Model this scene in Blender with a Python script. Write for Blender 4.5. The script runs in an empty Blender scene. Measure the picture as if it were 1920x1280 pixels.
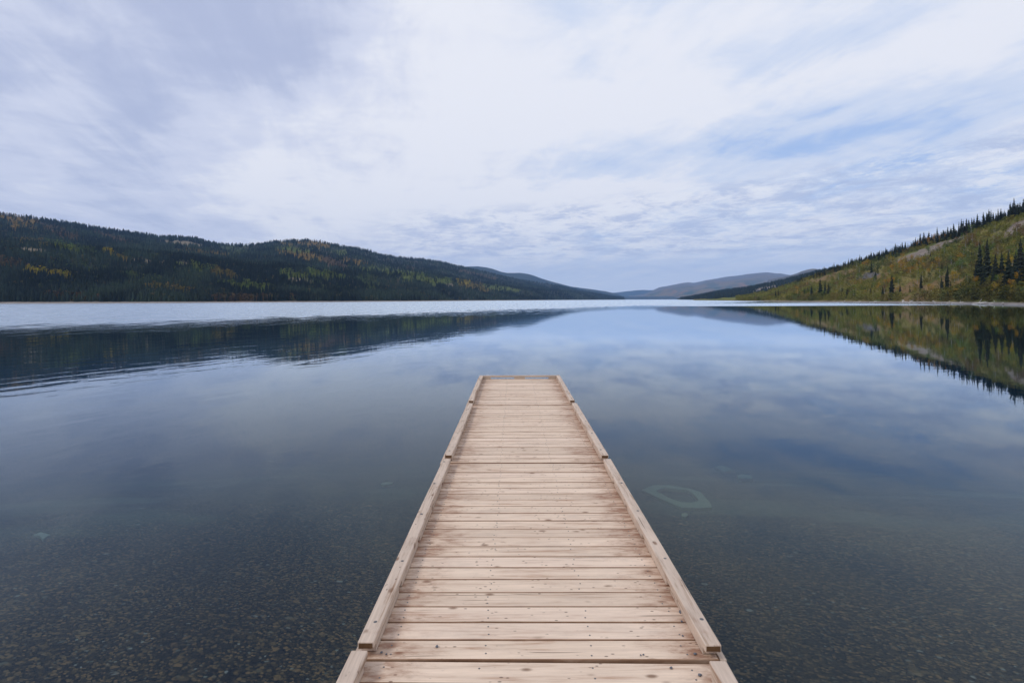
import bpy, bmesh, math, random
import numpy as np
from mathutils import Vector, Matrix

random.seed(7)
RNG = np.random.default_rng(11)
SC = bpy.context.scene
COL = SC.collection
R = math.radians

# ------------------------------------------------------------------ camera geometry
F = 1000.0            # focal length in photo pixels (1920 wide)
CX, CY = 962.0, 562.0  # where the optical axis meets the photo
ROLL = 0.0035         # slope of the horizon
DECK = 0.30           # deck height above the water
EYE = DECK + 1.72

def hor(x):
    return CY - ROLL * (x - CX)

def U(x):
    return (x - CX) / F

# ------------------------------------------------------------------ small helpers
def tag(o, label=None, cat=None, group=None, kind=None):
    if label: o['label'] = label
    if cat: o['category'] = cat
    if group: o['group'] = group
    if kind: o['kind'] = kind
    return o

def link(o, parent=None):
    COL.objects.link(o)
    if parent: o.parent = parent
    return o

def empty(name, loc, rz=0.0, parent=None):
    o = bpy.data.objects.new(name, None)
    o.empty_display_size = 0.3
    o.location = loc
    o.rotation_euler = (0, 0, rz)
    return link(o, parent)

def mesh_np(name, V, Fq, mats, smooth=False, col=None, fmat=None):
    """mesh from numpy verts and faces (n,3) or (n,4), optional point colours."""
    V = np.asarray(V, np.float32); Fq = np.asarray(Fq, np.int32)
    me = bpy.data.meshes.new(name)
    n, k = Fq.shape
    me.vertices.add(len(V)); me.vertices.foreach_set('co', V.ravel())
    me.loops.add(n * k); me.loops.foreach_set('vertex_index', Fq.ravel())
    me.polygons.add(n); me.polygons.foreach_set('loop_start', np.arange(0, n * k, k, dtype=np.int32))
    if fmat is not None: me.polygons.foreach_set('material_index', np.asarray(fmat, np.int32))
    me.update(calc_edges=True)
    me.polygons.foreach_set('use_smooth', np.full(n, smooth, dtype=bool))
    if col is not None:
        a = me.color_attributes.new('tint', 'FLOAT_COLOR', 'POINT')
        c = np.ones((len(V), 4), np.float32); c[:, :3] = col
        a.data.foreach_set('color', c.ravel())
    for m in (mats if isinstance(mats, (list, tuple)) else [mats]): me.materials.append(m)
    return me

def obj(name, me, parent=None, loc=(0, 0, 0), rot=(0, 0, 0)):
    o = bpy.data.objects.new(name, me)
    o.location = loc; o.rotation_euler = rot
    return link(o, parent)

class MB:
    """collects boxes / prisms in a bmesh"""
    def __init__(self): self.bm = bmesh.new()
    def box(self, x0, x1, y0, y1, z0, z1, mat=0, bevel=0.0, topmat=None, bevmat=None, seg=2, skew=0.0, bow=None, cuts=0):
        t = bmesh.new()
        bmesh.ops.create_cube(t, size=1.0)
        for v in t.verts:
            v.co.x = x0 + (v.co.x + .5) * (x1 - x0)
            v.co.y = y0 + (v.co.y + .5) * (y1 - y0)
            v.co.z = z0 + (v.co.z + .5) * (z1 - z0)
        if bevel > 0:
            bmesh.ops.bevel(t, geom=t.edges[:], offset=bevel, segments=seg, affect='EDGES', profile=0.5)
        if cuts:
            es = [e for e in t.edges if abs((e.verts[0].co - e.verts[1].co).normalized().y) > .99 and e.calc_length() > .3]
            bmesh.ops.subdivide_edges(t, edges=es, cuts=cuts, use_grid_fill=True)
        for f in t.faces:
            f.material_index = mat
            if topmat is not None and f.normal.z > 0.999: f.material_index = topmat
            elif bevmat is not None: f.material_index = bevmat
        if skew or bow:
            for v in t.verts:
                v.co.y += skew * (v.co.x - (x0 + x1) / 2)
                if bow:
                    q = (v.co.y - y0) / (y1 - y0)
                    v.co.x += bow[0] * math.sin(q * 3.1 + bow[2]) + .3 * bow[0] * math.sin(q * 11 + bow[2] * 3)
                    v.co.z += bow[1] * math.sin(q * 5 + bow[2] * 2)
        me = bpy.data.meshes.new('tmp'); t.to_mesh(me); t.free()
        self.bm.from_mesh(me); bpy.data.meshes.remove(me)
    def disc(self, x, y, z, r, h, mat=0, n=10):
        r0 = bmesh.ops.create_cone(self.bm, cap_ends=True, segments=n, radius1=r, radius2=r * .85, depth=h,
                                   matrix=Matrix.Translation((x, y, z + h / 2)))
        for v in r0['verts']:
            for f in v.link_faces: f.material_index = mat
    def build(self, name, mats, parent=None, smooth=False):
        me = bpy.data.meshes.new(name); self.bm.to_mesh(me); self.bm.free()
        for m in (mats if isinstance(mats, (list, tuple)) else [mats]): me.materials.append(m)
        if smooth:
            for p in me.polygons: p.use_smooth = True
        return obj(name, me, parent)

# numpy value noise ---------------------------------------------------------------
_T = np.random.default_rng(3).random((256, 256)).astype(np.float32)
def vnoise(x, y):
    x = np.asarray(x, float); y = np.asarray(y, float)
    xi = np.floor(x).astype(int); yi = np.floor(y).astype(int)
    fx = x - xi; fy = y - yi
    fx = fx * fx * (3 - 2 * fx); fy = fy * fy * (3 - 2 * fy)
    a = _T[xi & 255, yi & 255]; b = _T[(xi + 1) & 255, yi & 255]
    c = _T[xi & 255, (yi + 1) & 255]; d = _T[(xi + 1) & 255, (yi + 1) & 255]
    return (a * (1 - fx) + b * fx) * (1 - fy) + (c * (1 - fx) + d * fx) * fy
def fbm(x, y, o=4):
    s = 0; a = .5; n = 0
    for i in range(o):
        s = s + a * vnoise(x * 2 ** i + 17.3 * i, y * 2 ** i + 5.1 * i); n += a; a *= .5
    return s / n
def sstep(a, b, x):
    t = np.clip((np.asarray(x, float) - a) / (b - a), 0, 1)
    return t * t * (3 - 2 * t)

# ------------------------------------------------------------------ node helper
class NT:
    def __init__(self, tree):
        self.t = tree; self.n = tree.nodes; self.l = tree.links
        self.n.clear()
    def node(self, typ, **kw):
        nd = self.n.new(typ)
        for k, v in kw.items():
            setattr(nd, k, v)
        return nd
    def set(self, sock, v):
        if isinstance(v, bpy.types.NodeSocket): self.l.new(v, sock)
        elif isinstance(v, bpy.types.Node): self.l.new(v.outputs[0], sock)
        else:
            try: sock.default_value = v
            except Exception:
                sock.default_value = tuple(v) + (1.0,) if len(v) == 3 else v
    def m(self, op, a, b=None, c=None, clamp=False):
        nd = self.node('ShaderNodeMath', operation=op, use_clamp=clamp)
        self.set(nd.inputs[0], a)
        if b is not None: self.set(nd.inputs[1], b)
        if c is not None: self.set(nd.inputs[2], c)
        return nd.outputs[0]
    def add(self, a, b): return self.m('ADD', a, b)
    def sub(self, a, b): return self.m('SUBTRACT', a, b)
    def mul(self, a, b): return self.m('MULTIPLY', a, b)
    def div(self, a, b): return self.m('DIVIDE', a, b)
    def ss(self, a, b, x):
        nd = self.node('ShaderNodeMapRange', interpolation_type='SMOOTHSTEP')
        self.set(nd.inputs['Value'], x); nd.inputs['From Min'].default_value = a; nd.inputs['From Max'].default_value = b
        return nd.outputs['Result']
    def lin(self, x, a, b, c, d):
        nd = self.node('ShaderNodeMapRange')
        self.set(nd.inputs['Value'], x)
        for k, v in zip(('From Min', 'From Max', 'To Min', 'To Max'), (a, b, c, d)): nd.inputs[k].default_value = v
        return nd.outputs['Result']
    def xyz(self, x, y, z):
        nd = self.node('ShaderNodeCombineXYZ')
        for i, v in enumerate((x, y, z)): self.set(nd.inputs[i], v)
        return nd.outputs[0]
    def sep(self, v):
        nd = self.node('ShaderNodeSeparateXYZ'); self.set(nd.inputs[0], v)
        return nd.outputs
    def mapv(self, v, scale=(1, 1, 1), loc=(0, 0, 0), rot=(0, 0, 0)):
        nd = self.node('ShaderNodeMapping'); self.set(nd.inputs['Vector'], v)
        nd.inputs['Scale'].default_value = scale; nd.inputs['Location'].default_value = loc
        nd.inputs['Rotation'].default_value = rot
        return nd.outputs[0]
    def rots(self, v, ang, scale, loc=(0, 0, 0)):
        return self.mapv(self.mapv(v, rot=(0, 0, R(ang))), scale, loc)
    def noise(self, v, scale=1.0, detail=4.0, rough=.5, dist=0.0):
        nd = self.node('ShaderNodeTexNoise'); self.set(nd.inputs['Vector'], v)
        nd.inputs['Scale'].default_value = scale; nd.inputs['Detail'].default_value = detail
        nd.inputs['Roughness'].default_value = rough; nd.inputs['Distortion'].default_value = dist
        return nd.outputs[0]
    def mix(self, f, a, b):
        nd = self.node('ShaderNodeMix', data_type='RGBA')
        self.set(nd.inputs[0], f)
        for s, v in ((nd.inputs[6], a), (nd.inputs[7], b)):
            if isinstance(v, (tuple, list)): s.default_value = tuple(v)[:3] + (1.0,)
            else: self.set(s, v)
        return nd.outputs[2]
    def ramp(self, f, stops):
        nd = self.node('ShaderNodeValToRGB'); self.set(nd.inputs[0], f)
        el = nd.color_ramp.elements
        while len(el) < len(stops): el.new(0.5)
        for e, (p, c) in zip(el, stops): e.position = p; e.color = tuple(c)[:3] + (1.0,)
        return nd.outputs[0]

def material(name):
    m = bpy.data.materials.new(name); m.use_nodes = True
    return m, NT(m.node_tree)

def principled(nt, color, rough=.8, spec=.2, normal=None):
    p = nt.node('ShaderNodeBsdfPrincipled')
    if isinstance(color, (tuple, list)): p.inputs['Base Color'].default_value = tuple(color)[:3] + (1.0,)
    else: nt.set(p.inputs['Base Color'], color)
    nt.set(p.inputs['Roughness'], rough)
    p.inputs['Specular IOR Level'].default_value = spec
    if normal is not None: nt.set(p.inputs['Normal'], normal)
    out = nt.node('ShaderNodeOutputMaterial')
    nt.l.new(p.outputs[0], out.inputs['Surface'])
    return p

def bump(nt, h, strength, dist):
    b = nt.node('ShaderNodeBump'); nt.set(b.inputs['Height'], h)
    nt.set(b.inputs['Strength'], strength); b.inputs['Distance'].default_value = dist
    return b.outputs[0]

# ================================================================== MATERIALS
def tint_material(name, var=0.0, translucent=0.0):
    m, nt = material(name)
    a = nt.node('ShaderNodeVertexColor', layer_name='tint')
    c = a.outputs[0]
    p = principled(nt, c, .9, .05)
    return m

M_TINT = tint_material('natural_tint')

def m_ground_tint():
    m, nt = material('hill_ground')
    a = nt.node('ShaderNodeVertexColor', layer_name='tint').outputs[0]
    pos = nt.node('ShaderNodeNewGeometry').outputs['Position']
    n1 = nt.noise(pos, .12, 6, .65)
    n2 = nt.noise(pos, 1.3, 4, .7)
    f = nt.add(nt.mul(n1, .9), nt.mul(n2, .6))
    hs = nt.node('ShaderNodeHueSaturation'); nt.set(hs.inputs['Color'], a); nt.set(hs.inputs['Value'], nt.add(f, .25))
    nrm = bump(nt, n2, .7, .6)
    principled(nt, hs.outputs[0], .95, .05, nrm)
    return m
M_GROUND = m_ground_tint()

def m_wood(name, axis, base, dark, board=False):
    m, nt = material(name)
    tc = nt.node('ShaderNodeTexCoord').outputs['Object']
    pos = nt.node('ShaderNodeNewGeometry').outputs['Position']
    s = nt.sep(pos)
    isl = nt.node('ShaderNodeNewGeometry').outputs['Random Per Island']
    off = nt.xyz(nt.mul(isl, 37.0), nt.mul(isl, 91.0), nt.mul(isl, 13.0))
    vadd = nt.node('ShaderNodeVectorMath', operation='ADD'); nt.l.new(pos, vadd.inputs[0]); nt.l.new(off, vadd.inputs[1])
    v = vadd.outputs[0]
    sc = (1.6, 26, 26) if axis == 'x' else (26, 1.6, 26)
    grain = nt.noise(nt.mapv(v, sc), 1.0, 6, .65, .6)
    sc2 = (5, 110, 110) if axis == 'x' else (110, 5, 110)
    fine = nt.noise(nt.mapv(v, sc2), 1.0, 3, .6)
    sc3 = (2.2, 6, 6) if axis == 'x' else (6, 2.2, 6)
    blot = nt.noise(nt.mapv(v, sc3), 1.0, 5, .6)
    g = nt.add(nt.mul(grain, .55), nt.add(nt.mul(fine, .25), nt.mul(blot, .2)))
    c = nt.ramp(g, [(0.36, dark), (0.475, [x * .93 for x in base]), (0.53, base), (0.62, [min(1, x * 1.12) for x in base])])
    # board to board variation
    c = nt.mix(nt.mul(nt.ss(.50, 1.0, isl), .45), c, [x * .76 for x in base])
    c = nt.mix(nt.mul(nt.ss(.45, .0, isl), .30), c, [min(1, base[0] * 1.08), base[1] * 1.1, base[2] * 1.17])
    # thin drying splits along the grain
    spl = nt.noise(nt.mapv(v, (1.1, 60, 60) if axis == 'x' else (60, 1.1, 60)), 1.0, 2, .5)
    spm = nt.mul(nt.ss(.655, .70, spl), nt.ss(.46, .58, nt.noise(v, 1.7, 2)))
    c = nt.mix(nt.mul(spm, .7), c, (.12, .07, .045))
    # trodden grey dirt
    gd = nt.ss(.50, .70, nt.noise(nt.mapv(pos, (2.5, 4.5, 4)), 1.0, 6, .68))
    c = nt.mix(nt.mul(gd, .20), c, (.36, .29, .235))
    # knots
    vo = nt.node('ShaderNodeTexVoronoi', feature='F1'); nt.set(vo.inputs['Vector'], nt.mapv(v, (5, 11, 5) if axis == 'x' else (11, 5, 5)))
    vo.inputs['Scale'].default_value = 1.0
    kn = nt.ss(.20, .06, vo.outputs['Distance'])
    kn = nt.mul(kn, nt.ss(.44, .52, nt.noise(v, 3.1, 2)))
    c = nt.mix(nt.mul(kn, .8), c, (.17, .085, .045))
    # small dark flecks
    vf = nt.node('ShaderNodeTexVoronoi', feature='F1'); nt.set(vf.inputs['Vector'], nt.mapv(v, (16, 34, 20) if axis == 'x' else (34, 16, 20)))
    vf.inputs['Scale'].default_value = 1.0
    fl = nt.mul(nt.ss(.20, .09, vf.outputs['Distance']), nt.ss(.46, .56, nt.noise(v, 6.0, 2)))
    c = nt.mix(nt.mul(fl, .75), c, (.10, .06, .045))
    if board:
        # reddish stain where water and dirt collect along both sides of the deck
        edge = nt.m('ABSOLUTE', nt.sub(s[0], .13))
        st = nt.noise(nt.mapv(v, (3.2, 9, 9)), 1.0, 6, .72, .4)
        e = nt.ss(.44, .86, nt.add(nt.add(edge, nt.mul(nt.sub(isl, .5), .14)), nt.mul(nt.sub(st, .5), 1.0)))
        pat = nt.ss(.42, .60, nt.noise(nt.mapv(v, (7, 22, 9)), 1.0, 5, .7))
        e = nt.mul(e, nt.add(.35, nt.mul(pat, .65)))
        c = nt.mix(nt.mul(e, .85), c, (.27, .125, .07))
        st2 = nt.ss(.60, .74, nt.noise(nt.mapv(v, (2.6, 14, 9), (4, 1, 0)), 1.0, 6, .75))
        c = nt.mix(nt.mul(st2, .42), c, (.33, .175, .11))
    else:
        st = nt.ss(.55, .72, nt.noise(nt.mapv(v, (9, 4, 9)), 1.0, 6, .72))
        c = nt.mix(nt.mul(st, .38), c, (.30, .17, .11))
    nrm = bump(nt, nt.add(nt.mul(grain, .6), nt.mul(fine, .4)), .35, .004)
    principled(nt, c, .72, .18, nrm)
    return m
M_DECK = m_wood('weathered_deck_boards', 'x', (.755, .58, .43), (.44, .26, .165), True)
M_RAIL = m_wood('weathered_curb_wood', 'y', (.60, .47, .365), (.30, .18, .11))
M_END = m_wood('weathered_end_wood', 'x', (.50, .40, .32), (.27, .18, .12))

def m_stain():
    m, nt = material('stained_wood_edge')
    pos = nt.node('ShaderNodeNewGeometry').outputs['Position']
    n = nt.noise(nt.mapv(pos, (3, 30, 10)), 1.0, 4, .7)
    c = nt.ramp(n, [(.3, (.15, .078, .045)), (.55, (.30, .175, .105)), (.75, (.48, .33, .23))])
    principled(nt, c, .85, .1)
    return m
M_STAIN = m_stain()

def m_plain(name, col, rough=.8, spec=.2, metal=0.0, var=.35, scale=6.0):
    m, nt = material(name)
    pos = nt.node('ShaderNodeTexCoord').outputs['Object']
    n = nt.noise(pos, scale, 4, .6)
    c = nt.mix(n, [x * (1 - var) for x in col], [min(1, x * (1 + var)) for x in col])
    p = principled(nt, c, rough, spec)
    p.inputs['Metallic'].default_value = metal
    return m
M_ENDGRAIN = m_plain('sawn_end_grain', (.13, .07, .035), .9, .1, 0, .4, 40)
M_JOIST = m_plain('dark_under_frame', (.10, .065, .045), .9, .1)
M_SCREW = m_plain('dull_screw_steel', (.16, .155, .15), .5, .4, .5, .3, 80)
M_STONE = m_plain('grey_pebble_stone', (.13, .135, .15), .8, .2, 0, .4, 60)
M_FLOAT = m_plain('dock_float_foam', (.05, .055, .06), .9, .1)
M_TRUNK = m_plain('spruce_bark', (.07, .055, .045), .95, .05)
M_BIRCH = m_plain('pale_aspen_bark', (.36, .34, .30), .9, .1, 0, .35, 2.0)
M_DRIFT = m_plain('bleached_driftwood', (.60, .57, .55), .85, .1, 0, .25, 1.2)
M_SUNK = m_plain('silt_covered_timber', (.215, .215, .135), .95, .05, 0, .22, 5)
M_PALEROCK = m_plain('pale_lake_stone', (.27, .28, .21), .9, .1, 0, .2, 6)

def m_needles():
    m, nt = material('spruce_needles')
    r = nt.node('ShaderNodeObjectInfo').outputs['Random']
    tc = nt.node('ShaderNodeTexCoord').outputs['Object']
    n = nt.noise(tc, 9.0, 3, .6)
    c = nt.mix(n, (.018, .027, .022), (.052, .066, .038))
    c = nt.mix(nt.mul(r, .55), c, (.034, .034, .026))
    principled(nt, c, .9, .05)
    return m
M_NEEDLE = m_needles()

def m_aspen():
    m, nt = material('aspen_leaves')
    r = nt.node('ShaderNodeObjectInfo').outputs['Color']
    tc = nt.node('ShaderNodeTexCoord').outputs['Object']
    n = nt.noise(tc, 7.0, 4, .65)
    hs = nt.node('ShaderNodeHueSaturation'); nt.set(hs.inputs['Color'], r); nt.set(hs.inputs['Value'], nt.add(.55, nt.mul(n, .95)))
    nt.set(hs.inputs['Hue'], nt.add(.488, nt.mul(n, .024)))
    principled(nt, hs.outputs[0], .85, .08)
    return m
M_LEAF = m_aspen()

# lake bed: dark gravel of flat brown stones
def m_bed():
    m, nt = material('lake_bed_gravel')
    pos = nt.node('ShaderNodeNewGeometry').outputs['Position']
    wob = nt.noise(pos, 9, 3, .6)
    wv = nt.node('ShaderNodeVectorMath', operation='ADD'); nt.l.new(pos, wv.inputs[0])
    nt.l.new(nt.xyz(nt.mul(wob, .035), nt.mul(wob, .02), 0.0), wv.inputs[1])
    cells = []
    for sc, loc in (((13, 18, 1), (0, 0, 0)), ((38, 50, 1), (3.3, 1.7, 0)), ((24, 32, 1), (1.3, 8.7, 0))):
        vo = nt.node('ShaderNodeTexVoronoi', feature='F1', voronoi_dimensions='2D')
        nt.set(vo.inputs['Vector'], nt.rots(wv.outputs[0], 24, sc, loc)); vo.inputs['Scale'].default_value = 1.0
        cells.append(vo)
    def stones(vo):
        s = nt.sep(vo.outputs['Color'])
        c = nt.ramp(s[0], [(.0, (.020, .016, .013)), (.40, (.044, .034, .024)), (.60, (.085, .060, .032)),
                           (.80, (.19, .125, .055)), (.945, (.29, .17, .07)), (.985, (.12, .13, .10)), (1.0, (.32, .33, .29))])
        d = nt.ss(.72, .40, vo.outputs['Distance'])
        return nt.mix(d, (.008, .009, .012), c)
    a = stones(cells[0]); b = stones(cells[1]); b2 = stones(cells[2])
    sel = nt.ss(.42, .58, nt.noise(pos, 7.0, 3, .6))
    c = nt.mix(sel, nt.mix(nt.ss(.50, .60, nt.noise(pos, 5.0, 3, .6)), b2, a), b)
    big = nt.ss(.35, .70, nt.noise(pos, .45, 4, .6))
    c = nt.mix(nt.mul(big, .45), c, (.030, .027, .026))
    # pale silt patches on the deeper bed
    s = nt.sep(pos)
    far = nt.ss(6.0, 9.5, s[1])
    silt = nt.mul(far, nt.ss(.50, .64, nt.noise(nt.mapv(pos, (.22, .34, 1), (1.3, .2, 0)), 1.0, 4, .55)))
    c = nt.mix(nt.mul(silt, .42), c, (.19, .20, .12))
    c = nt.mix(nt.mul(far, .25), c, (.08, .085, .06))
    nrm = bump(nt, nt.add(nt.mul(cells[0].outputs['Distance'], -1.0), wob), .5, .03)
    principled(nt, c, .9, .1, nrm)
    return m
M_BED = m_bed()

# water: Fresnel mirror over clear water that absorbs and scatters
def m_water():
    m, nt = material('lake_water')
    pos = nt.node('ShaderNodeNewGeometry').outputs['Position']
    s = nt.sep(pos)
    X, Y = s[0], s[1]
    pn = nt.noise(nt.mapv(pos, (.035, .05, 1)), 1.0, 4, .6)
    pn2 = nt.noise(nt.mapv(pos, (.012, .02, 1), (3, 4, 0)), 1.0, 3, .5)
    # wind ruffled water beyond a slanting line, and a second strip under the far right shore
    sd = nt.sub(nt.sub(Y, nt.mul(X, 1.61)), 101.0)
    sd = nt.div(sd, 1.9)
    sd = nt.add(sd, nt.mul(nt.sub(pn, .5), 26.0))
    sp = nt.noise(nt.mapv(pos, (.85, .16, 1)), 1.0, 4, .65)
    sd = nt.add(sd, nt.mul(nt.sub(sp, .5), 44.0))
    w1 = nt.ss(-2.0, 7.0, sd)
    yy = nt.add(Y, nt.mul(nt.sub(pn2, .5), 10.0))
    w2 = nt.mul(nt.ss(150.0, 156.0, yy), nt.ss(30.0, 60.0, X))
    w2 = nt.mul(w2, nt.ss(142.0, 133.0, nt.sub(X, nt.mul(nt.sub(Y, 176.0), .26))))
    w2 = nt.mul(w2, nt.ss(268.0, 252.0, yy))
    wind = nt.m('MAXIMUM', w1, w2)
    # ripples
    r1 = nt.noise(nt.rots(pos, -30, (.35, .75, 1)), 1.0, 2, .5)     # slow wobble
    sw = nt.noise(nt.rots(pos, -62, (.40, 1.25, 1)), 1.0, 3, .5, .5)     # long streaks of old swell
    fine = nt.noise(nt.mapv(pos, (2.2, 3.4, 1)), 1.0, 3, .55)
    chop = nt.noise(nt.mapv(pos, (1.4, 2.0, 1)), 1.0, 3, .6)
    leftish = nt.ss(3.0, -14.0, nt.sub(X, nt.mul(Y, .12)))
    h = nt.mul(r1, .0021)
    h = nt.add(h, nt.mul(nt.mul(sw, .0062), nt.add(.22, leftish)))
    h = nt.add(h, nt.mul(fine, .0007))
    h = nt.add(h, nt.mul(nt.mul(chop, .050), nt.m('MAXIMUM', nt.ss(-16.0, 6.0, sd), w2)))
    nrm = bump(nt, h, 1.0, 1.0)
    rough = nt.add(.012, nt.mul(wind, nt.add(.14, nt.mul(sp, .22))))
    fr = nt.node('ShaderNodeFresnel'); fr.inputs['IOR'].default_value = 1.333; nt.l.new(nrm, fr.inputs['Normal'])
    gl = nt.node('ShaderNodeBsdfGlossy', distribution='GGX')
    gl.inputs['Color'].default_value = (.84, .93, 1, 1)
    nt.set(gl.inputs['Roughness'], rough); nt.l.new(nrm, gl.inputs['Normal'])
    tr = nt.node('ShaderNodeBsdfTransparent'); tr.inputs['Color'].default_value = (1, 1, 1, 1)
    mx = nt.node('ShaderNodeMixShader')
    nt.l.new(nt.m('MULTIPLY', fr.outputs[0], nt.add(.68, nt.mul(fr.outputs[0], 1.35)), clamp=True), mx.inputs[0]); nt.l.new(tr.outputs[0], mx.inputs[1]); nt.l.new(gl.outputs[0], mx.inputs[2])
    va = nt.node('ShaderNodeVolumeAbsorption'); va.inputs['Color'].default_value = (.30, .66, .74, 1); va.inputs['Density'].default_value = .22
    vs = nt.node('ShaderNodeVolumeScatter'); vs.inputs['Color'].default_value = (.14, .48, 1.0, 1); vs.inputs['Density'].default_value = .015
    vs.inputs['Anisotropy'].default_value = .2
    ad = nt.node('ShaderNodeAddShader'); nt.l.new(va.outputs[0], ad.inputs[0]); nt.l.new(vs.outputs[0], ad.inputs[1])
    out = nt.node('ShaderNodeOutputMaterial')
    nt.l.new(mx.outputs[0], out.inputs['Surface']); nt.l.new(ad.outputs[0], out.inputs['Volume'])
    return m
M_WATER = m_water()

# ================================================================== WORLD
SUN_EL, SUN_AZ = R(42), R(-118)     # azimuth from +Y towards +X: behind the left shoulder
def build_world():
    w = bpy.data.worlds.new('World'); SC.world = w; w.use_nodes = True
    nt = NT(w.node_tree)
    sky = nt.node('ShaderNodeTexSky', sky_type='NISHITA')
    sky.sun_disc = False; sky.sun_elevation = SUN_EL; sky.sun_rotation = SUN_AZ
    sky.air_density = 1.0; sky.dust_density = 1.2; sky.ozone_density = 1.5
    d = nt.node('ShaderNodeTexCoord').outputs['Generated']
    s = nt.sep(d)
    zc = nt.m('MAXIMUM', s[2], 0.0)
    den = nt.add(zc, .09)
    P = nt.xyz(nt.div(s[0], den), nt.div(s[1], den), 0.0)      # position on the cloud deck
    az = nt.m('ARCTAN2', s[0], s[1])
    el = nt.m('ARCSINE', nt.m('MAXIMUM', nt.m('MINIMUM', s[2], 1.0), -1.0))
    w1 = nt.noise(P, 1.1, 5, .6); w2 = nt.noise(nt.mapv(P, (1, 1, 1), (9, 4, 0)), 1.1, 5, .6)
    waz = nt.add(az, nt.mul(nt.sub(w1, .5), .34)); wel = nt.add(el, nt.mul(nt.sub(w2, .5), .16))
    def ae(x, y):
        u, v = U(x), (CY - y) / F
        a_ = math.atan(u); return a_, math.atan(v * math.cos(a_))
    def blob(x, y, rx, ry, rot=0.0):
        a, e_ = ae(x, y); k = math.cos(a)
        sa, se = rx / F * k * k, ry / F * k
        da = nt.sub(waz, a); de = nt.sub(wel, e_)
        c_, s_ = math.cos(rot), math.sin(rot)
        p = nt.div(nt.add(nt.mul(da, c_), nt.mul(de, s_)), sa)
        q = nt.div(nt.sub(nt.mul(de, c_), nt.mul(da, s_)), se)
        return nt.m('POWER', 2.718, nt.mul(nt.add(nt.mul(p, p), nt.mul(q, q)), -1.0))
    # streaks of high cloud running away over the lake, softened into sheets
    n1 = nt.noise(nt.rots(P, -12, (1.5, .62, 1)), .8, 7, .56, .7)
    n2 = nt.noise(nt.rots(P, -16, (3.6, .85, 1), (5, 2, 0)), 1.0, 9, .62, .9)
    n3 = nt.noise(nt.mapv(P, (1, 1, 1), (1, 7, 0)), 3.2, 8, .62, .4)
    dens = nt.add(nt.mul(nt.sub(n1, .5), 1.15), nt.add(nt.mul(nt.sub(n2, .5), .90), nt.mul(nt.sub(n3, .5), 1.0)))
    def acc(x, k):
        nonlocal dens
        dens = nt.add(dens, nt.mul(x, k))
    # grey veil with a ragged right-hand edge
    edge = nt.add(-.275, nt.mul(nt.ss(.42, .34, wel), -.085))
    veil_edge = nt.mul(nt.ss(.05, -.12, nt.sub(waz, edge)), nt.ss(.18, .36, wel))
    acc(veil_edge, -.27)
    acc(nt.mul(nt.ss(-.20, -.05, nt.sub(waz, edge)), nt.sub(1.0, veil_edge)), .30)
    acc(blob(860, 140, 230, 170), .38)
    acc(blob(1120, 210, 300, 90, .1), .34)
    acc(blob(1560, 150, 420, 70, .22), .28)
    acc(blob(1880, 90, 260, 90), .25)
    acc(blob(400, 285, 220, 75, -.25), .26)
    acc(blob(120, 10, 260, 60), .22)
    acc(blob(1050, 372, 260, 42), .55)
    acc(blob(560, 385, 260, 60), .25)
    acc(blob(240, 250, 120, 90), -.30)
    acc(blob(640, 130, 150, 90), -.22)
    acc(blob(1560, 245, 330, 62, .16), -.62)
    acc(blob(1080, 318, 150, 34), -.42)
    acc(blob(1400, 95, 170, 45), -.22)
    acc(blob(1720, 345, 240, 40), -.30)
    f = nt.ss(-.66, .92, dens)
    veil = nt.ss(-.15, .16, waz)             # left: lavender grey sheet, right: thin blue between the wisps
    low = nt.mix(veil, (5.3, 5.85, 7.9), (4.2, 5.85, 9.3))
    mid = nt.mix(veil, (6.75, 7.2, 8.75), (6.7, 7.5, 9.2))
    cl = nt.mix(nt.ss(0.02, .5, f), low, mid)
    cl = nt.mix(nt.ss(.46, .92, f), cl, (8.65, 8.85, 9.6))
    # small broken cloud low over the far hills
    le = nt.add(el, nt.mul(az, -.075))
    band = nt.mul(nt.ss(.062, .088, el), nt.ss(.190, .150, le))
    band = nt.mul(band, nt.ss(-.34, -.14, az))
    pop = nt.noise(nt.rots(P, -20, (.85, .80, 1), (2, 3, 0)), 3.3, 10, .74, .3)
    cum = nt.mul(band, nt.ss(.46, .62, pop))
    cl = nt.mix(nt.mul(cum, .70), cl, (4.7, 5.55, 7.8))
    lit = nt.mul(band, nt.ss(.49, .38, pop))
    cl = nt.mix(nt.mul(lit, .80), cl, (8.9, 9.15, 9.8))
    hz = nt.ss(.105, .012, el)               # clear pale strip above the horizon
    cl = nt.mix(nt.mul(hz, .80), cl, (7.5, 8.3, 9.9))
    # a little of the clear sky shows through where the sheet is thin
    fin = nt.mix(nt.mul(nt.ss(.55, .0, f), .14), cl, sky.outputs[0])
    fin = nt.mix(nt.ss(0.0, -.03, s[2]), fin, (1.2, 1.5, 1.9))
    bg = nt.node('ShaderNodeBackground'); nt.l.new(fin, bg.inputs['Color']); bg.inputs['Strength'].default_value = .1
    out = nt.node('ShaderNodeOutputWorld'); nt.l.new(bg.outputs[0], out.inputs['Surface'])
    try: w.cycles.sampling_method = 'MANUAL'; w.cycles.sample_map_resolution = 512
    except Exception: pass
build_world()
L = bpy.data.lights.new('sun', 'SUN'); L.energy = 1.5; L.angle = R(16); L.color = (1.0, .95, .88)
lo = bpy.data.objects.new('sun', L); COL.objects.link(lo)
sdir = Vector((math.sin(SUN_AZ) * math.cos(SUN_EL), math.cos(SUN_AZ) * math.cos(SUN_EL), math.sin(SUN_EL)))
lo.rotation_euler = sdir.to_track_quat('Z', 'Y').to_euler(); lo.location = (-60, -40, 80)

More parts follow.
